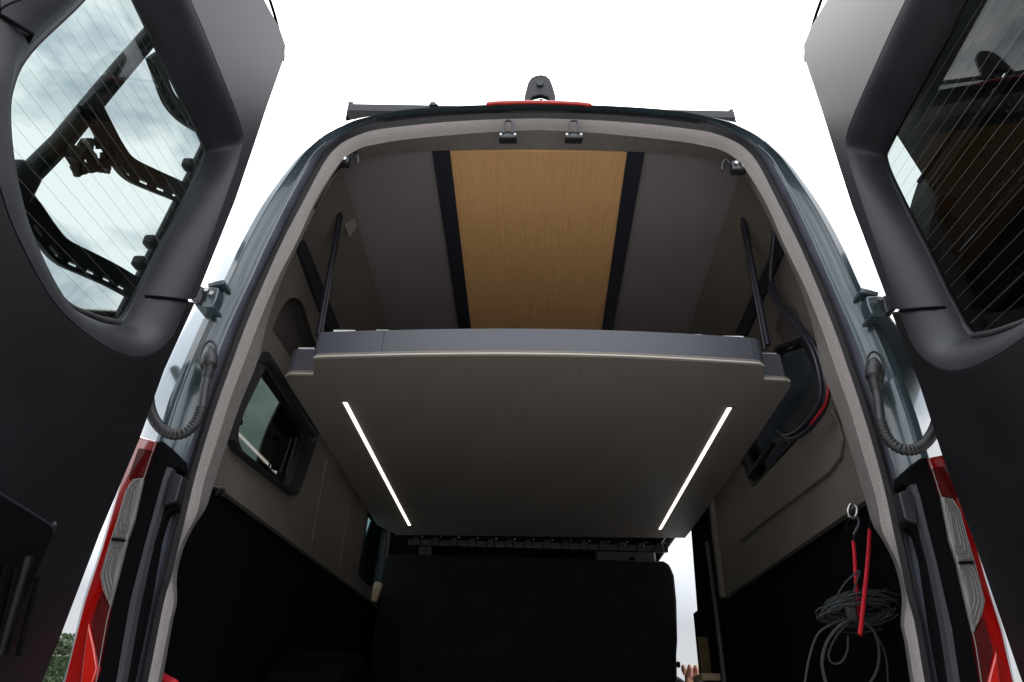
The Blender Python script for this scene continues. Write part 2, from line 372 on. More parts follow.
# side walls
W = -.84
def L(px, py): return at(px, py, 'x', W)
def Rr(px, py): return at(px, py, 'x', -W)
fo = [L(262.7,351), L(234,408), L(227,428), L(226.5,440), L(231,451), L(288,496), L(292.5,495), L(296,488), L(313.5,437), L(313,430), L(275,372)]
arch = [L(262,350), L(270,333), L(276,320), L(282,307), L(288,299.5), L(294,297.5), L(300,300), L(304,307), L(308,320), L(312,334), L(319,352), L(300,385), L(285,372), L(272,352)]
# one hole for the window; the arched niche is a recessed pocket
wl_outer = [V((W, .10, 1.40)), V((W, 2.62, 1.455)), V((W, 2.62, 2.26)), V((W, .22, 2.375)), V((W, .15, 2.0))]
arch2 = [L(276,320), L(282,307), L(288,299.5), L(294,297.5), L(300,300), L(304,307), L(308,320), L(312,334), L(319,352), L(330,380), L(318,400), L(300,372), L(283,346), L(272,330)]
def shrink(P, k):
    c = sum(P, V())/len(P); return [c + (p-c)*k for p in P]
hole2 = [V((W, 1.985, 1.505)), V((W, 2.55, 1.505)), V((W, 2.55, 1.90)), V((W, 2.01, 1.90))]
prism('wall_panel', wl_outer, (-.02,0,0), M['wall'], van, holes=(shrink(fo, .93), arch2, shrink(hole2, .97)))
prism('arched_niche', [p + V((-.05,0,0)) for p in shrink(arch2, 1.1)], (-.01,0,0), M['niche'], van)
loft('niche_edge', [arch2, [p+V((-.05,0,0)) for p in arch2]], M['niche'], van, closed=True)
# left window
wf = loft('window', [fo, [p+V((.022,0,0)) for p in shrink(fo,.985)], [p+V((.026,0,0)) for p in shrink(fo,.95)], [p+V((.010,0,0)) for p in shrink(fo,.92)],
      [p+V((-.012,0,0)) for p in shrink(fo,.90)], [p+V((-.022,0,0)) for p in shrink(fo,.86)], [p+V((-.03,0,0)) for p in shrink(fo,.83)]], M['plastic'], van, closed=True, angle=.5)
pane = prism('pane', [p+V((-.028,0,0)) for p in shrink(fo,.86)], (-.004,0,0), M['wglass'], wf)
for a, b in ((L(246,424), L(240,419)), (L(281,470), L(276,465)), (L(291,440), L(287,437))):
    box('window_catch', (a+b)/2 + V((-.012,0,0)), (.016,.025,.016), M['black'], wf, bevel=.004)
tube('stay_arm', [L(297,438)+V((.0,0,0)), L(286,474)+V((.0,0,0))], .0035, M['dmetal'], wf)
tube('stay_arm', [L(293,439)+V((-.006,0,0)), L(282,472)+V((-.006,0,0))], .003, M['dmetal'], wf)
tube('blind_rail', [L(258,358)+V((.025,0,0)), L(307,434)+V((.025,0,0))], .017, M['plastic'], wf, seg=12)
# lower dark wall, floor and an added wall keeping the cab dark
for s in (-1, 1):
    quad('lower_side_lining', [(s*.86, .12, .55), (s*.86, 2.5, .55), (s*.86, 2.5, 1.46), (s*.86, .12, 1.46)], M['black'], (s*.01,0,0))
quad('floor', [(-.85, .05, .6), (.85, .05, .6), (.85, 5.0, .6), (-.85, 5.0, .6)], M['black'], (0,0,-.04))
quad('left_cabin_lining', [(-.865, 2.62, .6), (-.865, 5.1, .6), (-.84, 5.1, 2.1), (-.84, 2.62, 2.1)], M['black'], (-.01,0,0))
quad('cab_blackout_wall', [(-.86, 5.0, .6), (.86, 5.0, .6), (.86, 5.0, 2.45), (-.86, 5.0, 2.45)], M['black'], (0,.03,0))  # added closed wall instead of a windscreen, so no daylight enters here
quad('cab_side_lining', [(.865, Y2, .6), (.865, 5.0, .6), (.84, 5.0, 2.0), (.84, Y2, 2.0)], M['black'], (.01,0,0))
quad('door_header_lining', [(.845, 2.2, 2.0), (.845, 5.0, 2.0), (.83, 5.0, 2.15), (.83, 2.2, 2.15)], M['wall'], (.01,0,0))
quad('left_header_lining', [(-.845, 2.63, 1.9), (-.845, 3.1, 1.9), (-.84, 3.1, 2.2), (-.84, 2.63, 2.2)], M['wall'], (-.01,0,0))
# far left small window (teal strips) in the forward wall
w2 = prism('window', hole2, (-.035,0,0), M['plastic'], van, holes=(shrink(hole2,.90),))
prism('pane', [p+V((-.012,0,0)) for p in shrink(hole2,.93)], (-.003,0,0), M['tealglass'], w2)
box('mullion', (-.845, 2.235, 1.69), (.03,.05,.36), M['black'], w2)
# seams on the left wall
for a, b in (((312,540),(335,470)), ((341,555),(351,497))):
    pa, pb = L(*a), L(*b); tube('panel_seam', [V((W, pa.y, 1.47)), V((W, pa.y, pb.z))], .0022, M['bed'], van, seg=6)
# stepped raised board on left wall
# right wall
wr_outer = [V((-W, .10, 1.40)), V((-W, 1.75, 1.415)), V((-W, 1.75, 2.275)), V((-W, .22, 2.375)), V((-W, .15, 2.0))]
rw = [Rr(738,445), Rr(753,486), Rr(758,486), Rr(825,409), Rr(829,396), Rr(827,380), Rr(813,350), Rr(804,337), Rr(780,345), Rr(752,395)]
prism('wall_panel', wr_outer, (.02,0,0), M['wall'], van, holes=(shrink(rw,.97),))
wf2 = loft('window', [rw, [p+V((-.012,0,0)) for p in shrink(rw,.985)], [p+V((-.010,0,0)) for p in shrink(rw,.93)], [p+V((.008,0,0)) for p in shrink(rw,.91)], [p+V((.012,0,0)) for p in shrink(rw,.86)]], M['plastic'], van, closed=True, angle=.5)
prism('pane', [p+V((.011,0,0)) for p in shrink(rw,.89)], (.004,0,0), M['bglass'], wf2)
tube('window_rail', [Rr(752,476)+V((-.01,0,0)), Rr(778,440)+V((-.01,0,0))], .012, M['plastic'], wf2)
# raised board with round corner on the right wall
rb = [Rr(748,496), Rr(829,410), Rr(835,409), Rr(840,418), Rr(846,440), Rr(843,458), Rr(832,473), Rr(760,527), Rr(742,542), Rr(735,520)]
prism('raised_wall_board', rb, (-.012,0,0), M['wall'], van, bevel=.004)
# flat arch plate upper right, dark colour imitating a shaded recess
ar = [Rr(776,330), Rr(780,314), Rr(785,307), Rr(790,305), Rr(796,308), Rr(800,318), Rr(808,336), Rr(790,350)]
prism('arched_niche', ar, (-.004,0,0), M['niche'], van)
# dark cable tracks on the upper walls
def band(name, P, off, m):
    return prism(name, [p for p in P], off, m, van)
band('cable_track', [L(293,243), L(302,241), L(337,327), L(327,335)], (.012,0,0), M['navy'])
band('cable_track', [Rr(788,246), Rr(778,240), Rr(737,333), Rr(748,336)], (-.012,0,0), M['navy'])
# wall end edge and door pillar beside the sliding door (right)
quad('wall_end_post', [(.82, 1.74, 1.412), (.82, 1.78, 1.412), (.82, 1.78, 2.2), (.82, 1.74, 2.2)], M['wall'], (.06,0,0), bevel=.006)
quad('sliding_door_pillar', [(.848, 1.78, .6), (.848, 2.44, .6), (.848, 2.30, 2.0), (.848, 1.78, 2.0)], M['black'], (.02,0,0), bevel=.01)
tube('door_opening_seal', catmull([V((.82, 1.84, .6)), V((.82, 1.85, 1.3)), V((.83, 1.90, 1.5)), V((.84, 1.95, 1.7))], 6), .012, M['cushion'], van)
# roof cross member at the sliding door
quad('cross_header', [(-.80, 2.9, 2.0), (.80, 2.9, 2.0), (.70, 2.9, 2.33), (-.70, 2.9, 2.33)], M['wall'], (0,.03,0))
# wheel arch covers
for s in (-1, 1):
    bm = bmesh.new(); bmesh.ops.create_cone(bm, cap_ends=True, segments=40, radius1=.42, radius2=.42, depth=.25, matrix=Matrix.Translation((s*.73, 1.25 if s < 0 else 1.4, .68 if s < 0 else .45)) @ Matrix.Rotation(math.pi/2, 4, 'Y'))
    bm_obj('wheel_arch', bm, M['black'], van, smooth=True, bevel=.03)

# --- latch brackets in the header and corners
def bracket(cx, cy, side=0):
    o0 = rear(cx, cy, -.015)
    b = box('latch_bracket', o0 + V((0, .016, -.012)), (.056, .03, .02), M['dmetal'], van, bevel=.005)
    pts = catmull([o0+V((-.014,.0,-.005)), o0+V((-.014,-.004,.03)), o0+V((-.010,-.005,.042)), o0+V((0,-.005,.046)), o0+V((.010,-.005,.042)), o0+V((.014,-.004,.03)), o0+V((.014,.0,-.005))], 4)
    tube('striker_loop', pts, .0042, M['dmetal'], b, seg=8)
    for dx in (-.022, .022):
        tube('bolt_head', [o0+V((dx,.004,-.010)), o0+V((dx,-.002,-.011))], .0045, M['metal'], b, seg=8)
bracket(508, 132); bracket(574, 132)
for s, (cx, cy) in ((-1, (343, 161)), (1, (738, 168))):
    o0 = rear(cx, cy, .05)
    b = box('corner_catch', o0, (.045,.03,.04), M['dmetal'], van, bevel=.006)
    tube('bolt_head', [o0+V((-.01,-.014,.004)), o0+V((-.01,-.022,.003))], .006, M['metal'], b, seg=8)
    tube('bolt_head', [o0+V((.012,-.014,-.008)), o0+V((.012,-.022,-.009))], .006, M['metal'], b, seg=8)
    tube('latch_loop', catmull([o0+V((-s*.02,0,.01)), o0+V((-s*.035,-.005,.03)), o0+V((-s*.048,-.004,.01)), o0+V((-s*.05,0,-.012))], 4), .004, M['dmetal'], b, seg=6)
tube('wiring_loom', catmull([rear(340,166,.06), rear(331,176,.06), rear(322,192,.07), rear(314,208,.07)], 6), .006, M['black'], van)
for a, b in (((205,487),(216,494)), ((212,488),(222,495))):
    tube('catch_hook', catmull([L(*a), (L(*a)+L(*b))/2+V((.015,0,.01)), L(*b)], 4), .005, M['metal'], van, seg=6)
# --- high brake light and rear view camera
pts = [rear(486,104.2,-.03), rear(500,102.8,-.035), rear(540,102.3,-.035), rear(577,103.5,-.035), rear(592,105.5,-.03)]
tube('high_brake_light', catmull(pts, 5), [.002]+[.0065]*19+[.002], M['lredb'], van, seg=10)
cb = rear(539, 100, .02)
bm = bmesh.new()
def cpt(px, py, o=.0): return at(px, py, 'y', cb.y + o)
hous = [cpt(*p) for p in ((523.5,103),(525,93),(528,82),(531,77.5),(536,75),(541,74.3),(546,75.3),(550,78.5),(553,86),(555.5,95),(556,103),(549.5,103),(549.5,99),(547,96.5),(541,94.5),(533,96.5),(530.3,99),(530,103))]
rc = prism('rear_view_camera', hous, (0, .018, 0), M['trimdark'], van, bevel=.004)
lensc = cpt(540, 84)
tube('camera_lens', [lensc+V((0,.005,0)), lensc+V((0,-.008,-.002))], .012, M['cable'], rc, seg=16)
tube('camera_ball', [cpt(541,105,.03), cpt(541,100.5,.03)], .008, M['dmetal'], rc, seg=12)

# --- tail lights, hinges, rubber hoses, corner trims on both sides
def RL(px, py, off): return rear(px, py, off)
for s in (-1, 1):
    def Q(lst, off): return mx([RL(x, y, off) for x, y in lst], s)
    out = [(134.5,434.5),(157,441),(143,480),(134,520),(127,540),(107,620),(96,682),(84,750),(38,750),(63,682),(83,602),(100,550),(120,480)]
    tl = prism('tail_light', Q(out, -.055), (0,.12,0), M['lred'], van, bevel=.006)
    prism('clear_lens', Q([(142.5,477.5),(132.5,479),(125.5,490),(116.5,520),(108.5,545),(99.8,575),(102,588),(109,606),(119,568),(126,540),(133,520)], -.066), (0,.012,0), M['lclear'], tl, bevel=.002)
    for half in ([(141,480),(134,481),(128,490),(121,512),(115,535),(125.5,536.5),(132,519)], [(113,543),(102.5,573),(104,586),(109.5,601),(118,567),(125,543)]):
        cx_ = sum(p[0] for p in half)/len(half)+2.5; cy_ = sum(p[1] for p in half)/len(half)
        for kk in (.95, .68, .40):
            tube('lens_rib', catmull(Q([(cx_+(x-cx_)*kk, cy_+(y-cy_)*(.25+.75*kk)) for x, y in half], -.0665), 4, closed=True), .0009, M['lrim'], tl, seg=6, closed=True)
    prism('dark_lens', Q([(138.5,448),(152,450.5),(143.5,475),(130,480),(128.5,476)], -.064), (0,.012,0), M['lredk'], tl)
    prism('dark_lens', Q([(101,592),(109,608),(98,665),(94,640),(92,620)], -.063), (0,.012,0), M['lredk'], tl)
    prism('bulb_cover', Q([(88,622),(93,645),(97,668),(92,684),(80,684),(84,650)], -.068), (0,.016,0), M['lredb'], tl, bevel=.003)
    tube('lens_rim', Q([(156,441.5),(143,480),(134,520),(127,540),(107,620),(96,682)], -.062), .0013, M['lrim'], tl, seg=6)
    tube('lens_rim', Q([(112,539),(119,539.8),(125,540.5)], -.068), .003, M['black'], tl, seg=6)
    # black corner cladding and its light joint strip
    prism('corner_trim', Q([(157,441),(163,441),(178,456),(178,467),(171,470),(165,480),(154,520),(148.5,540),(133,602),(118.5,682),(104,750),(84,750),(96,682),(107,620),(127,540),(134,520),(143,480)], -.05), (0,.05,0), M['black'], van, bevel=.003)
    prism('joint_strip', Q([(167,467),(172.5,468),(167,480),(156,520),(150,540),(136,602),(121.6,682),(107,750),(102,750),(116,682),(130,602),(146,540),(151.6,520),(162.5,480)], -.055), (0,.02,0), M['cushion'], van)
    prism('gap_filler', Q([(172,470),(168,480),(164,505),(175,504),(176,509),(166,515),(164,520),(158,540),(147,602),(130,682),(116,750),(107,750),(121.6,682),(136,602),(150,540),(156,520),(167,480)], -.035), (0,.02,0), M['black'], van)
    prism('buffer_block', Q([(169,470),(183,476),(176,501),(163,505)], -.05), (0,.03,0), M['plastic'], van, bevel=.004)
    # hinge between pillar and door
    h = prism('door_hinge', Q([(204,286),(219,287),(217,296),(213,305),(200,304),(199,296)], -.06), (0,.04,0), M['paint'], van, bevel=.006)
    prism('hinge_arm', Q([(207,283),(224,279),(224,284),(208,287)], -.055), (0,.05,0), M['paint'], h, bevel=.003)
    prism('hinge_leaf', Q([(192,290),(198,284),(204,287),(199,303),(190,299)], -.075), (0,.04,0), M['dmetal'], h, bevel=.004)
    prism('hinge_plate', Q([(196,301),(214,304),(214,307),(196,306)], -.065), (0,.05,0), M['paint'], h)
    c1 = RL(210,293,-.068)
    bm = bmesh.new()
    for dx, dz in ((-.008,.006), (.008,-.004)):
        add_tube(bm, mx([c1+V((dx,0,dz)), c1+V((dx,-.008,dz))], s), .006, 8)
    bm_obj('hinge_bolt', bm, M['metal'], h)
    # bellows hose with grommet
    path = [RL(210,349,-.045), RL(209.5,358,-.055), RL(208.5,370,-.06), RL(205,385,-.065), RL(203,398,-.07), RL(200.5,412,-.075), RL(194,425,-.08), RL(183,433.5,-.085), RL(171,434,-.085), RL(161,428,-.08), RL(153,417,-.075), RL(149,403,-.07), RL(149.5,388,-.06), RL(153,376,-.03), RL(160,362,.03)]
    NB = 480; cp = resample(catmull(path, 10), NB); rr = []
    for i in range(NB):
        t = i/(NB-1); w_ = abs((i % 6)/3 - 1)
        if t < .10: r = .016*math.sin(math.pi*(.12+.5*t/.10)) + .003
        elif t < .16: r = .0105 + .0022*w_
        elif t < .30: r = .0100
        else: r = .0098 + .0026*w_
        rr.append(r)
    tube('cable_bellows', mx(cp, s), rr, M['rubber'], van, seg=14)
    gp = catmull([RL(x, y, -.035) for x, y in ((210,341),(215.5,346),(216,358),(213,371),(208,375),(202.5,371),(200.5,360),(203,347))], 5, closed=True)
    tube('grommet_rim', mx(gp, s), .003, M['rubber'], van, seg=8, closed=True)

# --- the opened rear doors
Gd = [(137,296),(121,322),(110,324),(88,318),(57,301),(28,248),(9,185),(1,125),(4,85),(23,48),(75,-2),(112,-45),(120,-32),(136,0),(170,72),(203,140),(206,158),(188,197),(163,245)]
Fd = [(187,301),(170,338),(142,356),(108,347),(60,309),(20,240),(0,185),(-12,125),(-9,78),(-2,14),(53,-14),(103,-75),(152,-80),(190,0),(216,62),(241,128),(240,152),(226,195),(206,250)]
def smooth_loop(pw, seamA, n=6):
    return catmull(pw, n, closed=True)
n_ = 6
for s in (-1, 1):
    gw = catmull([dor(x, y, -.05) for x, y in Gd], n_, closed=True)
    g1 = catmull([dor(x, y, -.042) for x, y in Gd], n_, closed=True)
    fw_ = catmull([dor(x, y, .03) for x, y in Fd], n_, closed=True)
    gcen = sum(gw, V())/len(gw)
    i9 = 9*n_; Ln = len(gw)
    seam = [dor(197,299,.03)]
    Eup = [dor(x, y, .03) for x, y in ((197,298),(216,250),(236,200),(253,150),(268,105),(285,57),(286,45),(280,28),(265,0))]
    toppts = [dw(-.36, Eup[-1].z+.045, .03), dw(-.6, Eup[-1].z+.075, .03), dw(-.83, Eup[-1].z+.085, .03)]
    f9 = fw_[i9]
    seamfree = V((f9.x, -.83, f9.z+.02)); seamfree = dw(-.83, f9.z+.03, .03)
    gap = V((0,0,.004))
    # lower face
    Elow = [dor(x, y, .03) for x, y in (((165,370),(140,440),(100,535),(60,640),(43,682)) if s < 0 else ((168,370),(144,440),(107,535),(69,640),(53,682)))]
    low = fw_[0:i9+1] + [seamfree - gap] + [dw(-.83, .62, .03), dw(-.03, .62, .03)] + Elow[::-1] + [dor(196,302,.03)]
    d = prism('rear_door', mx(low, s), (s*.06,0,0), M['trimdark'], van, bevel=.004)
    up = fw_[i9:] + [fw_[0]+gap*.5] + Eup + toppts + [seamfree]
    prism('upper_door_trim', mx(up, s), (s*.06,0,0), M['trimup'], d, bevel=.004)
    # reveals between face and glass, rounded in section
    def reveal(idx, name, m):
        R = []
        for t, o in ((0, 0), (.03, .012), (.12, .030), (.45, .062), (.8, .076), (1, .080)):
            R.append([g1[i % Ln].lerp(fw_[i % Ln], t) + V((0,0,0)) for i in idx] if o is None else
                     [V((g1[i % Ln].x + (fw_[i % Ln].x-g1[i % Ln].x)*min(1, o/.08), *(g1[i % Ln].lerp(fw_[i % Ln], t))[1:])) for i in idx])
        loft(name, [mx(r, s) for r in R], m, d, angle=.9)
    reveal(range(0, i9+1), 'lower_window_surround', M['trimmid'])
    reveal(range(i9, Ln+1), 'upper_window_surround', M['trimmid'])
    tube('trim_seam', mx([g1[0].lerp(fw_[0], .05)+V((.012,0,0)), V((g1[0].x+.036,*(g1[0].lerp(fw_[0],.14))[1:])), V((g1[0].x+.062,*(g1[0].lerp(fw_[0],.46))[1:])), V((g1[0].x+.077,*(g1[0].lerp(fw_[0],.82))[1:])), fw_[0]+V((.001,0,0))], s), .0034, M['black'], d, seg=6)
    tube('trim_seam', mx([g1[i9]+V((.004,0,0)), V((g1[i9].x+.062,*(g1[i9].lerp(fw_[i9],.46))[1:])), fw_[i9]+V((.001,0,0)), seamfree], s), .0035, M['black'], d, seg=6)
    # glass, seal and heating wires
    gl = prism('window', mx(shrink(gw, 1.03), s), (s*.004,0,0), M['dglass'], d)
    tube('window_seal', mx([p+V((.004,0,0)) for p in shrink(gw, .99)], s), .009, M['seal'], gl, seg=8, closed=True)
    zs = [p.z for p in gw]; z = min(zs)+.05; bm = bmesh.new()
    while z < max(zs)-.03:
        ys = []
        for i in range(Ln):
            a, b = gw[i], gw[(i+1) % Ln]
            if (a.z-z)*(b.z-z) < 0: ys.append(a.y + (b.y-a.y)*(z-a.z)/(b.z-a.z))
        if len(ys) >= 2:
            add_tube(bm, mx([dw(min(ys)+.02, z, -.047), dw(max(ys)-.02, z, -.047)], s), .00024, 4)
        z += .032
    bm_obj('heating_wire', bm, M['gwhite'], gl)
    # outer painted skin
    full = Eup + toppts + [dw(-.83, .62, .03), dw(-.03, .62, .03)] + Elow[::-1]
    prism('outer_skin', mx([p+V((-.075,0,0)) for p in full], s), (s*.02,0,0), M['paint'], d, holes=(mx([p for p in shrink([V((q.x-.0,q.y,q.z)) for q in gw], 1.04)], s),)) if False else None
    hole = [V((dw(q.y, q.z, -.045).x, q.y, q.z)) for q in shrink(gw, 1.02)]
    prism('outer_skin', mx([V((dw(q.y, q.z, -.045).x, q.y, q.z)) for q in full], s), (s*.02,0,0), M['paint'], d, holes=(mx(hole, s),))
    # edge moulding along the hinge side
    tube('edge_seal', mx([p+V((-.03,.004,0)) for p in Elow[::-1] + Eup[:6]], s), .006, M['seal'], d, seg=8)
    # pocket in the lower panel
    pk = [dor(x, y, .03) for x, y in ((-60,470),(0,497),(47,526),(50,533),(0,648),(-60,790))]
    pr = tube('door_pocket', mx(catmull(pk, 5, closed=True), s), .006, M['trimmid'], d, closed=True)
    prism('pocket_liner', mx([p+V((.003,0,0)) for p in pk], s), (-s*.004,0,0), M['black'], pr)
    bm = bmesh.new()
    for k in range(9):
        a = dor(-50+k*11, 545+k*4, .042); b = dor(-70+k*11, 640+k*2, .042); add_tube(bm, mx([a, b], s), .004, 6)
    bm_obj('pocket_net', bm, M['black'], pr)
    tube('pull_rib', mx([dor(28,556,.036), dor(-2,655,.036)], s), .008, M['trimdark'], d)
    # weather strip tip seen above the door corner
    tube('drip_strip', mx(catmull([dor(268,-6,-.02), dor(276,20,-.01), dor(283,50,-.01), dor(283,60,.0)], 5), s), .0045, M['black'], d, seg=8)

# ------------------------------------------------------------------ lift bed
bed = empty('lift_bed', (0, .45, 1.8))
tag(bed, 'grey bed platform with two light strips on its underside, hung across the van', 'bed')
bedinv = Matrix.Translation(-bed.location)
def bpart(o): o.matrix_parent_inverse = bedinv; return o
ZB = 1.8
def Zp(px, py): return at(px, py, 'z', ZB)
rc_ = [Zp(313.5,360), Zp(316,359), Zp(330,358.3), Zp(380,357), Zp(440,356), Zp(500,355.7), Zp(540,356), Zp(600,357.2), Zp(660,359.5), Zp(720,362.8), Zp(755,365), Zp(761,366), Zp(764,368)]
left = [Zp(392,532), Zp(377,525), Zp(285.5,378.5), Zp(287,376.3), Zp(291,375.4), Zp(313.5,375.6)]
right = [Zp(764,380.4), Zp(786,381.6), Zp(790,383), Zp(791,386), Zp(740,463), Zp(690,532)]
under = left + rc_ + right + [Zp(685,538), Zp(540,536.5), Zp(396,535)]
p = bpart(prism('platform', under, (0,0,.018), M['bed'], bed))
def rim(lst, name, h, m, dz, inset, r=None):
    a = [q+V((0,inset,dz)) for q in lst]; b = [q+V((0,inset+.006,dz+h)) for q in lst]
    return bpart(loft(name, [a, b], m, bed, thick=.012, smooth=False))
for lst in (catmull(rc_, 4), left[2:6], right[0:3]):
    bpart(tube('edge_band', [q+V((0,-.002,.006)) for q in lst], .0028, M['edge'], bed, seg=8))
rim(catmull(rc_[3:11], 4), 'rear_rail', .080, M['rail'], .018, .012)
rim(catmull(rc_[0:4], 3), 'rail_end', .078, M['rail'], .018, .008)
rim(catmull(rc_[10:], 3), 'rail_end', .078, M['rail'], .018, .008)
rim(left[3:], 'side_rail', .080, M['rail'], .018, .008)
rim(right[0:2], 'side_rail', .080, M['rail'], .018, .008)
for a, b in (((333,331.5),(355,331.5)), ((298,349),(314,349)), ((723,337.5),(744,337.5)), ((762,354.5),(777,354.5)), ((376,330.5),(390,330.3)), ((690,334.5),(702,335))):
    small = a[0] in (376, 690)
    yb = .37 if a[1] < 340 else .50
    pa, pb = at(a[0], a[1], 'y', yb), at(b[0], b[1], 'y', yb)
    bpart(box('end_cap', (pa+pb)/2+V((0,.02,0)), ((pb-pa).length, .04, .006 if small else .013), M['white'], bed, bevel=.002))
# light strips
for (a, b) in (((344.5,401),(409.5,525)), ((730,406.5),(660,529))):
    A0, B0 = Zp(*a), Zp(*b); w_ = .0062
    bpart(prism('led_strip', [A0+V((-w_,0,-.003)), A0+V((w_,0,-.003)), B0+V((w_,0,-.003)), B0+V((-w_,0,-.003))], (0,0,.004), M['led'], bed))
    bpart(box('strip_end_cap', A0+V((0,-.008,-.003)), (.024,.010,.005), M['metal'], bed))
# gathered slat ends below the front edge
y_ = Zp(540,537).y + .02
x0_, x1_ = at(408,537,'y',y_).x, at(668,538,'y',y_).x
bpart(box('front_beam', ((x0_+x1_)/2, y_+.03, 1.765), (x1_-x0_, .03, .035), M['dmetal'], bed, bevel=.004))
k = 14
for i in range(k):
    xx = x0_ + (i+.5)*(x1_-x0_)/k
    bpart(prism('slat_end', [V((xx-.026, y_-.01, 1.742)), V((xx+.026, y_-.01, 1.742)), V((xx+.016, y_-.01, 1.79)), V((xx-.016, y_-.01, 1.79))], (0,.04,0), M['plastic'], bed, bevel=.006))
    bpart(box('slat_clip', (xx+.03, y_-.012, 1.787), (.008,.004,.006), M['metal'], bed))
# struts holding the bed
for s, top, bot in ((-1, (340,213), (318,336)), (1, (741,207), (768,345))):
    a = at(*top, 'y', .50); b = at(*bot, 'y', .52)
    bpart(tube('strut', [a, a.lerp(b,.45), b], .0085, M['navy'], bed, seg=10))
    bpart(tube('strut_rod', [a+V((0,.02,.0)), b+V((0,.03,0))], .006, M['dmetal'], bed, seg=10))
    q = [at(x, y, 'y', .56) for x, y in (((341,196),(346,188),(357,225),(349,236),(343,222)) if s < 0 else ((740,196),(735,188),(727,222),(733,224),(739,210)))]
    bpart(prism('strut_plate', q, (0,.012,0), M['ceil'], bed, bevel=.002))

# ------------------------------------------------------------------ bench
YB = 2.46
bench = empty('bench_seat', (0, YB, .6)); tag(bench, 'black bench seat with a tall flat back, standing below the bed', 'bench')
inv = Matrix.Translation(-bench.location)
bp_ = [at(x, y, 'y', YB) for x, y in ((374,690),(376,620),(380,575),(383,560),(388,555),(400,553.5),(540,557),(640,560),(664,560.5),(670,564),(674.5,575),(677,600),(678,640),(677,655),(678,690))]
bp_ = bp_ + [V((bp_[-1].x, YB, .95)), V((bp_[0].x, YB, .95))]
o = prism('backrest', bp_, (0,.12,0), M['bench'], bench, bevel=.02); o.matrix_parent_inverse = inv
o = box('seat', (-.03, YB+.40, .98), (1.55,.58,.16), M['bench'], bench, bevel=.03); o.matrix_parent_inverse = inv
o = box('base', (-.03, YB+.36, .76), (1.45,.48,.30), M['plastic'], bench, bevel=.01); o.matrix_parent_inverse = inv
for a, b in ((( -.70), .07), ((.30), .34)):
    o = box('headrest', (a+b/2+.05, YB+.09, 1.755), (b,.05,.085), M['cushion'], bench, bevel=.02); o.matrix_parent_inverse = inv
cl = at(632, 560, 'y', YB); o = box('clip', cl+V((0,-.004,.006)), (.03,.02,.014), M['black'], bench, bevel=.003); o.matrix_parent_inverse = inv
cl = at(677, 664, 'y', YB); o = box('recline_lever', cl+V((.012,.03,0)), (.02,.03,.03), M['black'], bench, bevel=.01); o.matrix_parent_inverse = inv

# pale cushion propped at the far left end of the bench
q = at(376, 592, 'y', 2.36)
bm = bmesh.new(); add_box(bm, q, (.045,.04,.10), Matrix.Rotation(.25, 3, 'Y'))
tag(bm_obj('folded_cloth', bm, M['counter'], None, bevel=.012), 'small cream folded cloth wedged between the bench back and the left wall window', 'cloth')

# counter and brown board beside the sliding door
q = at(707, 675, 'y', 2.12)
bt = empty('side_table', (q.x, 2.12, .6)); tag(bt, 'narrow side table with pale wooden top just inside the sliding door opening', 'table'); ti = Matrix.Translation(-bt.location)
o = box('table_top', (q.x, 2.12, q.z-.015), (.09,.20,.03), M['counter'], bt, bevel=.004); o.matrix_parent_inverse = ti
o = box('table_leg', (q.x+.01, 2.12, (q.z-.03+.6)/2), (.05,.12,q.z-.03-.6), M['plastic'], bt, bevel=.004); o.matrix_parent_inverse = ti
tag(box('brown_folder', (q.x+.01, 2.18, q.z+.085), (.05,.02,.17), M['brown'], None, bevel=.003), 'brown folder standing on the side table against the door pillar', 'folder')

# ------------------------------------------------------------------ coiled rope, red sling, carabiner, cable
hp = at(852, 511, 'y', .46)
def RP(px, py, y=.46): return at(px, py, 'y', y-.13)
loop = catmull([RP(851,504), RP(856,506), RP(857,513), RP(854,518), RP(850,517), RP(848,511)], 5, closed=True)
carab = tube('carabiner', loop, .0045, M['metal'], seg=8, closed=True); tag(carab, 'small steel carabiner hooked under the right wall board, holding the sling', 'carabiner')
sling = empty('red_sling', RP(858,560)); tag(sling, 'bright red webbing sling with black ends hanging over the coiled grey rope', 'sling')
si = Matrix.Translation(-sling.location)
def spart(o): o.matrix_parent_inverse = si; return o
spart(tube('webbing', catmull([RP(853.5,542), RP(855,560), RP(856,580), RP(858,603), RP(859.5,618,.45)], 5), .0082, M['red'], sling, flat=.45))
spart(tube('webbing', catmull([RP(870,530,.40), RP(868,560,.40), RP(864,600,.40), RP(860,635,.40)], 5), .0085, M['red'], sling, flat=.45))
spart(tube('end_cord', catmull([RP(850,518), RP(846.5,526), RP(848,533), RP(852,535), RP(853.5,543)], 5), .0045, M['black'], sling))
spart(tube('end_cord', catmull([RP(857,516), RP(859,524), RP(853.5,536), RP(853.5,543)], 5), .0045, M['cable'], sling))
spart(tube('end_cord', catmull([RP(872,506,.40), RP(871,518,.40), RP(870,531,.40)], 5), .0055, M['black'], sling))
bm = bmesh.new()
rng = random.Random(3)
def strand(p, r=.0032, n=8, closed=False, cap=True): add_tube(bm, catmull(p, n, closed), r*.8, 6, closed, cap)
for k in range(20):   # the bundle, loops running across
    cx = 860+rng.uniform(-6,6); cy = 610+rng.uniform(-7,9); a = rng.uniform(30,44); b = rng.uniform(7,17); rot = rng.uniform(-.22,.02); yy = .48+rng.uniform(-.04,.05)
    strand([RP(cx+a*math.cos(t)*math.cos(rot)-b*math.sin(t)*math.sin(rot)+rng.uniform(-1.5,1.5), cy+a*math.cos(t)*math.sin(rot)+b*math.sin(t)+rng.uniform(-1.2,1.2), yy+.03*math.sin(t)) for t in [2*math.pi*j/12 for j in range(12)]], .0024, 4, True)
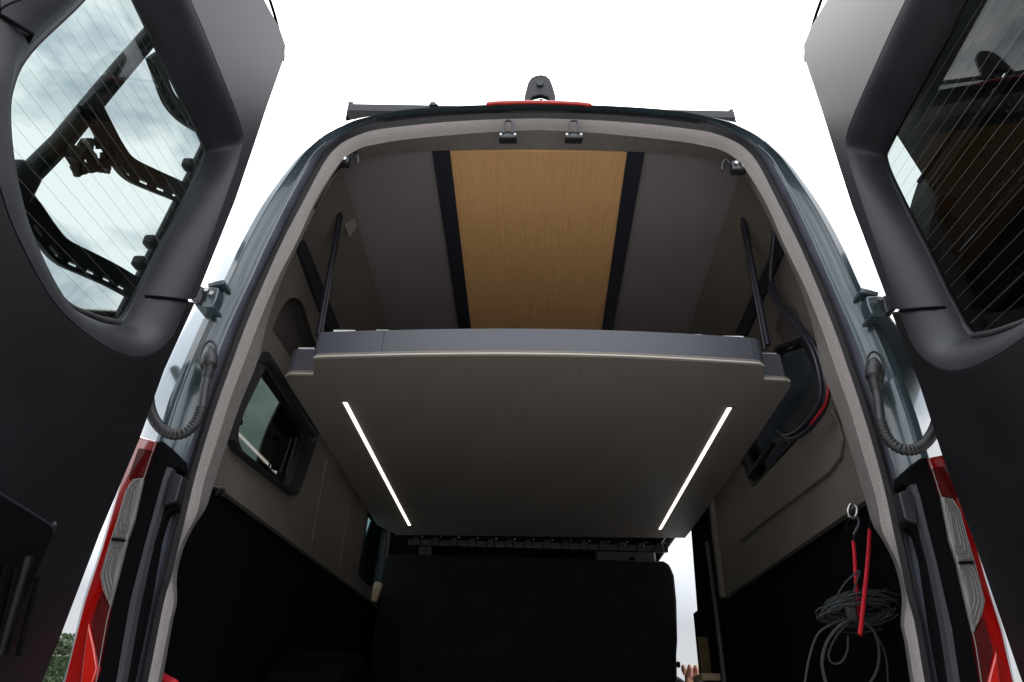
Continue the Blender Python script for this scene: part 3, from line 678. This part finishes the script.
for k in range(6):    # wrap round the middle
    cx = 848+k*1.7
    strand([RP(cx,600,.43), RP(cx-2,606,.42), RP(cx-1,614,.42), RP(cx+2,622,.43), RP(cx+3,611,.47)], .0022, 4, True)
strand([RP(833,604,.46), RP(838,594,.45), RP(846,582,.45), RP(855,574,.44), RP(860,571,.44), RP(858,578,.44), RP(854,590,.44), RP(852,603,.45)], .0028)
strand([RP(862,608,.47), RP(872,597,.47), RP(884,590,.48), RP(895,588,.5), RP(904,594,.52)], .0028)
strand([RP(857,618,.44), RP(842,624,.43), RP(828,640,.43), RP(822,662,.43), RP(826,684,.43), RP(832,705,.43)], .0050)
strand([RP(862,620,.45), RP(874,632,.45), RP(879,650,.45), RP(877,670,.45), RP(866,690,.45)], .0042)
strand([RP(845,619,.45), RP(832,624,.45), RP(818,634,.45), RP(810,655,.45), RP(805,682,.45), RP(802,720,.45)], .0036)
strand([RP(852,620,.46), RP(838,634,.46), RP(829,652,.46), RP(831,662,.46), RP(840,663,.46), RP(847,652,.46), RP(848,636,.46)], .0032)
strand([RP(870,625,.48), RP(884,650,.48), RP(888,680,.48), RP(888,720,.48)], .0030)
rp = bm_obj('coiled_rope', bm, M['rope'], smooth=True); tag(rp, 'hank of thin grey rope tied in the middle, hanging inside the right rear edge', 'rope')

cab = empty('power_cable', Rr(800,330)); tag(cab, 'loose black cable with a red wire curving down the right inner wall to the window', 'cable')
ci = Matrix.Translation(-cab.location)
cp = [(774.5,233),(773.5,245),(771.5,262),(771,278),(775,292),(782,305),(792,318),(803,330),(813,344),(820,358),(825,376),(827,392),(824,408),(815,422),(804,433),(792,438),(783,434)]
pts = catmull([at(x, y, 'x', .80-.0005*i) for i, (x, y) in enumerate(cp)], 8)
o = tube('sheath', pts, .009, M['cable'], cab); o.matrix_parent_inverse = ci
o = tube('sheath', [p+V((-.012,.005,.012)) for p in pts[30:]], .007, M['cable'], cab); o.matrix_parent_inverse = ci
o = tube('red_wire', catmull([at(x, y, 'x', .785) for x, y in ((827.5,365),(828,378),(828,392),(825,405),(818,415),(811,424))], 6), .0038, M['redcable'], cab, seg=8); o.matrix_parent_inverse = ci

# small red strap on the floor at the left
q = at(167, 680, 'y', .3)
bm = bmesh.new(); add_tube(bm, catmull([at(161,676,'y',.3), at(166,679.5,'y',.28), at(172,682,'y',.27), at(178,690,'y',.27)], 5), .011, 8, flat=.4)
tag(bm_obj('red_strap', bm, M['red'], smooth=True), 'short red strap end lying inside the left rear edge of the van', 'strap')

# ------------------------------------------------------------------ roof rack
rk = empty('roof_rack', (0, .9, 2.7)); tag(rk, 'dark flat roof rack with squared ends, lying across the roof behind the camera housing', 'roof rack')
ri = Matrix.Translation(-rk.location)
yr = .62
def K(px, py, y=yr): return at(px, py, 'y', y)
def kpart(o): o.matrix_parent_inverse = ri; return o
zt = K(540,103).z; 
tl_, tr_ = K(349,103), K(733,110)
zz = (tl_.z+tr_.z)/2
kpart(prism('crossbar', [K(348,103.3), K(734,110.5), K(736,118), K(346.5,110.5)], (0,.05,0), M['trimup'], rk, bevel=.004))
kpart(prism('lower_bar', [K(347,109.5,yr+.05), K(735,117,yr+.05), K(737,124.5,yr+.05), K(345.5,119,yr+.05)], (0,.12,0), M['black'], rk))
kpart(prism('end_bolt', [K(348,101.7), K(353,101.7), K(353,103.6), K(348,103.6)], (0,.03,0), M['dmetal'], rk))
kpart(prism('end_bolt', [K(729,109), K(733.5,109), K(733.5,111), K(729,111)], (0,.03,0), M['dmetal'], rk))
kpart(prism('tray', [V((tl_.x, yr+.17, zz-.04)), V((tr_.x, yr+.17, zz-.04)), V((tr_.x, yr+1.6, zz-.05)), V((tl_.x, yr+1.6, zz-.05))], (0,0,.03), M['black'], rk))
kpart(prism('lug', [K(429,104.5,yr-.01), K(430.5,102,yr-.01), K(434,101.5,yr-.01), K(438,104.8,yr-.01)], (0,.03,0), M['plastic'], rk))
for xx in (-.5, .5):
    kpart(box('foot', (xx, yr+.1, zz-.12), (.05,.08,.12), M['plastic'], rk))

# ------------------------------------------------------------------ rack on the outside of the left door
lr = empty('door_rack', dw(-.4, 1.5, -.15)); tag(lr, 'black tubular carrier frame with slotted arms bolted outside the left rear door window', 'rack')
li = Matrix.Translation(-lr.location)
def lp(o): o.matrix_parent_inverse = li; return o
def O(px, py, off=-.16): return dor(px, py, off)
def slotted(name, px, wd, off, inner=True):
    """bent flat bar with a row of slots along its lower edge"""
    P = resample(catmull([O(x, y, off) for x, y in px], 6), 49)
    n = V((1,0,-LEAN)).normalized(); bm = bmesh.new()
    def side(i):
        t = (P[min(i+1,48)]-P[max(i-1,0)]).normalized(); return t.cross(n).normalized()
    lo = [P[i]+side(i)*wd*.5 for i in range(49)]; hi = [P[i]-side(i)*wd*.5 for i in range(49)]
    q1 = [P[i]+side(i)*wd*.34 for i in range(49)]; q2 = [P[i]+side(i)*wd*.20 for i in range(49)]
    th = n*.012
    def bandq(a, b, i): add_prism(bm, [a[i], a[i+1], b[i+1], b[i]], th)
    for i in range(48):
        bandq(lo, q1, i); bandq(q2, hi, i)
        if i % 6 in (0, 1): bandq(q1, q2, i)
    o = bm_obj(name, bm, M['rack'], lr)
    # return flange
    return lp(o)
tube_pts = [O(-30,232), O(15,186), O(60,141), O(100,92), O(122,66), O(160,22), O(185,-10)]
lp(tube('upright', tube_pts, .0175, M['rack'], lr, seg=14))
lp(tube('upright_highlight', [p+V((.012,.012,-.014)) for p in tube_pts], .0045, M['rail'], lr, seg=8))  # paler tube puts a highlight along the upright
lp(box('upright_joint', O(16,185), (.05,.06,.09), M['rack'], lr, bevel=.015))
slotted('slotted_arm', ((84,98),(100,128),(112,150),(126,168),(150,180),(178,192),(205,206)), .055, -.15)
slotted('slotted_arm', ((10,190),(30,216),(46,238),(60,252),(85,264),(110,276),(138,292)), .055, -.15)
slotted('slotted_arm', ((150,55),(158,78),(166,98),(178,112),(196,124),(215,134)), .045, -.15)
lp(tube('hinge_rail', [O(208,140), O(177,204), O(143,272), O(116,325)], .013, M['rack'], lr, seg=12))
for x, y in ((154,242),(143,263),(192,165)):
    lp(box('rail_clamp', O(x-3, y, -.14), (.03,.03,.03), M['rack'], lr, bevel=.008))
rg = random.Random(5)
bmc = bmesh.new()
for k in range(26):
    x = 88 + rg.uniform(-16, 18); y = 156 + rg.uniform(-18, 14)
    if x < 80 and y < 146: continue
    add_box(bmc, O(x, y, -.15+rg.uniform(-.02,.02)), (.012, rg.uniform(.008,.03), rg.uniform(.008,.03)), Matrix.Rotation(rg.uniform(0, 3), 3, 'X'))
lp(bm_obj('clamp_block', bmc, M['rack'], lr))
lp(tube('clamp_bolt', [O(84,140,-.14), O(93,152,-.13), O(99,165,-.13)], .003, M['metal'], lr, seg=8))
lp(tube('cross_bar', [O(50,312,-.18), O(135,316,-.18)], .012, M['rack'], lr))

# spare wheel and slotted panel outside the right door
def OR(px, py, off): # hit right door plane
    return plane_hit((px, py), V((1,0,LEAN)), .88+LEAN*.95-off)
sw = empty('spare_wheel', OR(985, 225, -.30)); tag(sw, 'spare wheel in a dark cover mounted outside the right rear door', 'wheel')
cW = OR(1013, 236, -.30); R0 = .36
rotW = Matrix.Rotation(math.pi/2 + LEAN, 4, 'Y')
swi = Matrix.Translation(-sw.location)
bm = bmesh.new()
prof = [(.20,-.09),(.30,-.105),(.345,-.085),(.36,-.04),(.36,.04),(.345,.085),(.30,.105),(.20,.09)]
seg = 64; rings = []
for r, h in prof:
    rings.append([bm.verts.new((r*math.cos(a), r*math.sin(a), h)) for a in [2*math.pi*k/seg for k in range(seg)]])
for i in range(len(rings)):
    A1, B1 = rings[i], rings[(i+1) % len(rings)]
    for k in range(seg): bm.faces.new((A1[k], A1[(k+1) % seg], B1[(k+1) % seg], B1[k]))
bm.transform(Matrix.Translation(cW) @ rotW); o = bm_obj('tyre', bm, M['tyre'], sw, smooth=True, angle=.7); o.matrix_parent_inverse = swi
bm = bmesh.new(); bmesh.ops.create_cone(bm, cap_ends=True, segments=48, radius1=.205, radius2=.205, depth=.10, matrix=Matrix.Translation(cW) @ rotW)
o = bm_obj('rim', bm, M['dmetal'], sw, smooth=True, bevel=.01); o.matrix_parent_inverse = swi

mp_ = empty('slotted_panel', OR(980, 200, -.14)); tag(mp_, 'black steel panel with rows of short slots outside the right rear door window', 'panel')
mpi = Matrix.Translation(-mp_.location)
def pt(y, z, off=.12): return V((.88-LEAN*(z-.95)+off, y, z))
qa = OR(935,170,-.12); qb = OR(1024,60,-.12)
y0p, y1p = -.80, -.16
zlo, zhi = 1.42, 2.0
outer = [OR(x, y, -.12) for x, y in ((870,92),(900,140),(936,196),(962,196),(958,240),(936,268),(962,345),(1060,480),(1180,300),(1150,-60),(960,-60))]
holes = []
for px_l, x_off in (((1004,72,930,178), 0), ((1012,80,940,180), 0), ((1022,150,972,226), 0), ((1030,158,982,230), 0), ((1060,210,1000,300), 0)):
    a = OR(px_l[0], px_l[1], -.12); b = OR(px_l[2], px_l[3], -.12); zc = (a.z+b.z)/2
    yy = min(a.y, b.y)
    while yy < max(a.y, b.y):
        x_ = OR(0,0,-.12); holes.append([pt(yy,zc-.0035), pt(yy+.012,zc-.0035), pt(yy+.012,zc+.0035), pt(yy,zc+.0035)]); yy += .034
for x, y in ((946,292),(952,302),(957,311),(962,321),(967,331),(960,306)):
    a = OR(x, y, -.12); holes.append([pt(a.y-.006,a.z-.005), pt(a.y+.006,a.z-.005), pt(a.y+.006,a.z+.005), pt(a.y-.006,a.z+.005)])
o = prism('plate', outer, (.004,0,0), M['rack'], mp_, holes=holes); o.matrix_parent_inverse = mpi
for zc in ():
    o = tube('stiffening_rib', [pt(y0p,zc+.05,.112), pt(y1p-.1-(max(0,zc-1.9))*.9,zc+.05,.112)], .007, M['rack'], mp_, seg=8); o.matrix_parent_inverse = mpi

for a, b in (((1024,28),(918,182)), ((1024,58),(934,190)), ((1060,120),(966,262)), ((1090,200),(975,330))):
    p0, p1 = OR(*a, -.105), OR(*b, -.105); zc = (p0.z+p1.z)/2
    o = tube('stiffening_rib', [pt(p0.y,zc,.108), pt(p1.y,zc,.108)], .006, M['dmetal'], mp_, seg=8); o.matrix_parent_inverse = mpi

# ------------------------------------------------------------------ person seated on the bench, hand beside it
hd = at(692, 673, 'y', 2.72)
per = empty('person', (.42, YB+.35, 1.06)); tag(per, 'person in dark clothes on the bench, only a closed hand visible', 'person')
pin = Matrix.Translation(-per.location)
def skin_mesh(name, joints, edges, rad, m, parent, sub=2):
    me = bpy.data.meshes.new(name); me.from_pydata([tuple(j) for j in joints], edges, [])
    o = link(name, me, m, parent)
    sk = o.modifiers.new('skin', 'SKIN'); sk.use_smooth_shade = True
    for i, v in enumerate(me.skin_vertices[0].data):
        v.radius = (rad[i], rad[i]) if not isinstance(rad[i], tuple) else rad[i]; v.use_root = (i == 0)
    ss = o.modifiers.new('sub', 'SUBSURF'); ss.levels = sub; ss.render_levels = sub
    return o
px_, py_ = .40, YB+.30
wr = hd + V((.012, .01, -.10))
J = [V((px_,py_,1.12)), V((px_,py_+.02,1.28)), V((px_,py_+.06,1.42)), V((px_,py_+.10,1.50)), V((px_,py_+.15,1.56)), V((px_,py_+.19,1.64)), V((px_,py_+.20,1.70)),
     V((px_+.17,py_+.07,1.42)), V((px_+.30,py_+.10,1.18)), wr, V((px_-.17,py_+.07,1.42)), V((px_-.23,py_+.12,1.18)), V((px_-.12,py_+.34,1.12)),
     V((px_+.10,py_+.02,1.10)), V((px_+.14,py_+.42,1.12)), V((px_+.14,py_+.46,.68)), V((px_-.10,py_+.02,1.10)), V((px_-.12,py_+.42,1.12)), V((px_-.12,py_+.46,.68)), V((px_+.14,py_+.60,.64)), V((px_-.12,py_+.60,.64))]
Ed = [(0,1),(1,2),(2,3),(3,4),(4,5),(5,6),(2,7),(7,8),(8,9),(2,10),(10,11),(11,12),(0,13),(13,14),(14,15),(15,19),(0,16),(16,17),(17,18),(18,20)]
Rd = [.13,.12,.13,.06,.055,.085,.07,.06,.045,.028,.06,.045,.03,.09,.065,.045,.09,.065,.045,.035,.035]
body = skin_mesh('body', J, Ed, Rd, M['skin'], per); body.matrix_parent_inverse = pin
# clothing: slightly larger shell over torso, arms and legs
Jc = [J[0], J[1], J[2], J[3], J[7], J[8], J[8].lerp(wr,.8), J[10], J[11], J[11].lerp(J[12],.8), J[13], J[14], J[15], J[16], J[17], J[18]]
Ec = [(0,1),(1,2),(2,3),(2,4),(4,5),(5,6),(2,7),(7,8),(8,9),(0,10),(10,11),(11,12),(0,13),(13,14),(14,15)]
Rc = [.145,.135,.145,.07,.075,.056,.042,.075,.056,.042,.10,.076,.056,.10,.076,.056]
o = skin_mesh('clothing', Jc, Ec, Rc, M['cloth'], per); o.matrix_parent_inverse = pin
bm = bmesh.new(); bmesh.ops.create_icosphere(bm, subdivisions=3, radius=.1, matrix=Matrix.Translation(J[6]+V((0,-.015,-.01))) @ Matrix.Diagonal((.85,1.0,.95,1)))
o = bm_obj('hair', bm, M['hair'], per, smooth=True); o.matrix_parent_inverse = pin
# the hand: palm and five curled fingers
KH = 1.25
pal = [wr, wr+V((-.008,-.004,.045)), hd+V((0,0,-.018))]
hj = [pal[0], pal[1], pal[2]]; he = [(0,1),(1,2)]; hr = [.026,(.040,.024),(.044,.022)]
for kf, (dx, ln) in enumerate(((-.036,.9),(-.012,1.0),(.012,.95),(.034,.8))):
    b0 = len(hj); dx *= KH; ln *= KH
    k0 = hd + V((dx, -.004, .010)); k1 = k0 + V((dx*.12, -.028*ln, .018*ln)); k2 = k1 + V((0, -.018*ln, -.020*ln)); k3 = k2 + V((0, .012*ln, -.020*ln))
    hj += [k0, k1, k2, k3]; he += [(2, b0), (b0, b0+1), (b0+1, b0+2), (b0+2, b0+3)]; hr += [.0145,.0125,.0112,.0095]
b0 = len(hj); hj += [pal[1]+V((-.036,-.02,.012)), pal[1]+V((-.038,-.052,.034)), pal[1]+V((-.016,-.072,.046))]
he += [(1,b0),(b0,b0+1),(b0+1,b0+2)]; hr += [.017,.0145,.0115]
o = skin_mesh('hand', hj, he, hr, M['skin'], per); o.matrix_parent_inverse = pin

# ------------------------------------------------------------------ hedge behind the van on the left
hg = at(66, 645, 'y', 14)
hx0, hx1, hy, hh = hg.x-9, hg.x+1.6, 14, hg.z
bm = bmesh.new(); rng = random.Random(11)
for k in range(26000):
    x = rng.uniform(hx0, hx1); 
    top = hh + .12*math.sin(x*2.3) + .08*math.sin(x*5.1+1)
    f_ = rng.random()
    if f_ < .55: y, z = hy - .0 + rng.uniform(-.18,.12), rng.uniform(.1, top)
    else: y, z = hy + rng.uniform(0, 1.2), top + rng.uniform(-.15,.10)
    p0 = V((x, y, z)); a = V((rng.uniform(-1,1), rng.uniform(-1,1), rng.uniform(-1,1))).normalized(); b = a.orthogonal().normalized(); sz = rng.uniform(.03,.065)
    vs = [bm.verts.new(p0+a*sz), bm.verts.new(p0+b*sz*.5), bm.verts.new(p0-a*sz), bm.verts.new(p0-b*sz*.5)]; bm.faces.new(vs)
hed = empty('hedge', ((hx0+hx1)/2, hy+.6, 0)); tag(hed, 'clipped green hedge far beyond the left side of the van', 'hedge')
me = bpy.data.meshes.new('foliage'); bm.to_mesh(me); bm.free()
o = link('foliage', me, M['leaf'], hed); o.matrix_parent_inverse = Matrix.Translation(-hed.location)
o = box('dense_core', ((hx0+hx1)/2, hy+.62, (hh-.2)/2), (hx1-hx0-.3, 1.0, hh-.2), M['leaf'], hed); o.matrix_parent_inverse = Matrix.Translation(-hed.location)
for kx in range(6):
    o = tube('trunk', [V((hx0+1+kx*1.7, hy+.05, 0)), V((hx0+1+kx*1.7, hy+.05, 1.2))], .05, M['bark'], hed); o.matrix_parent_inverse = Matrix.Translation(-hed.location)
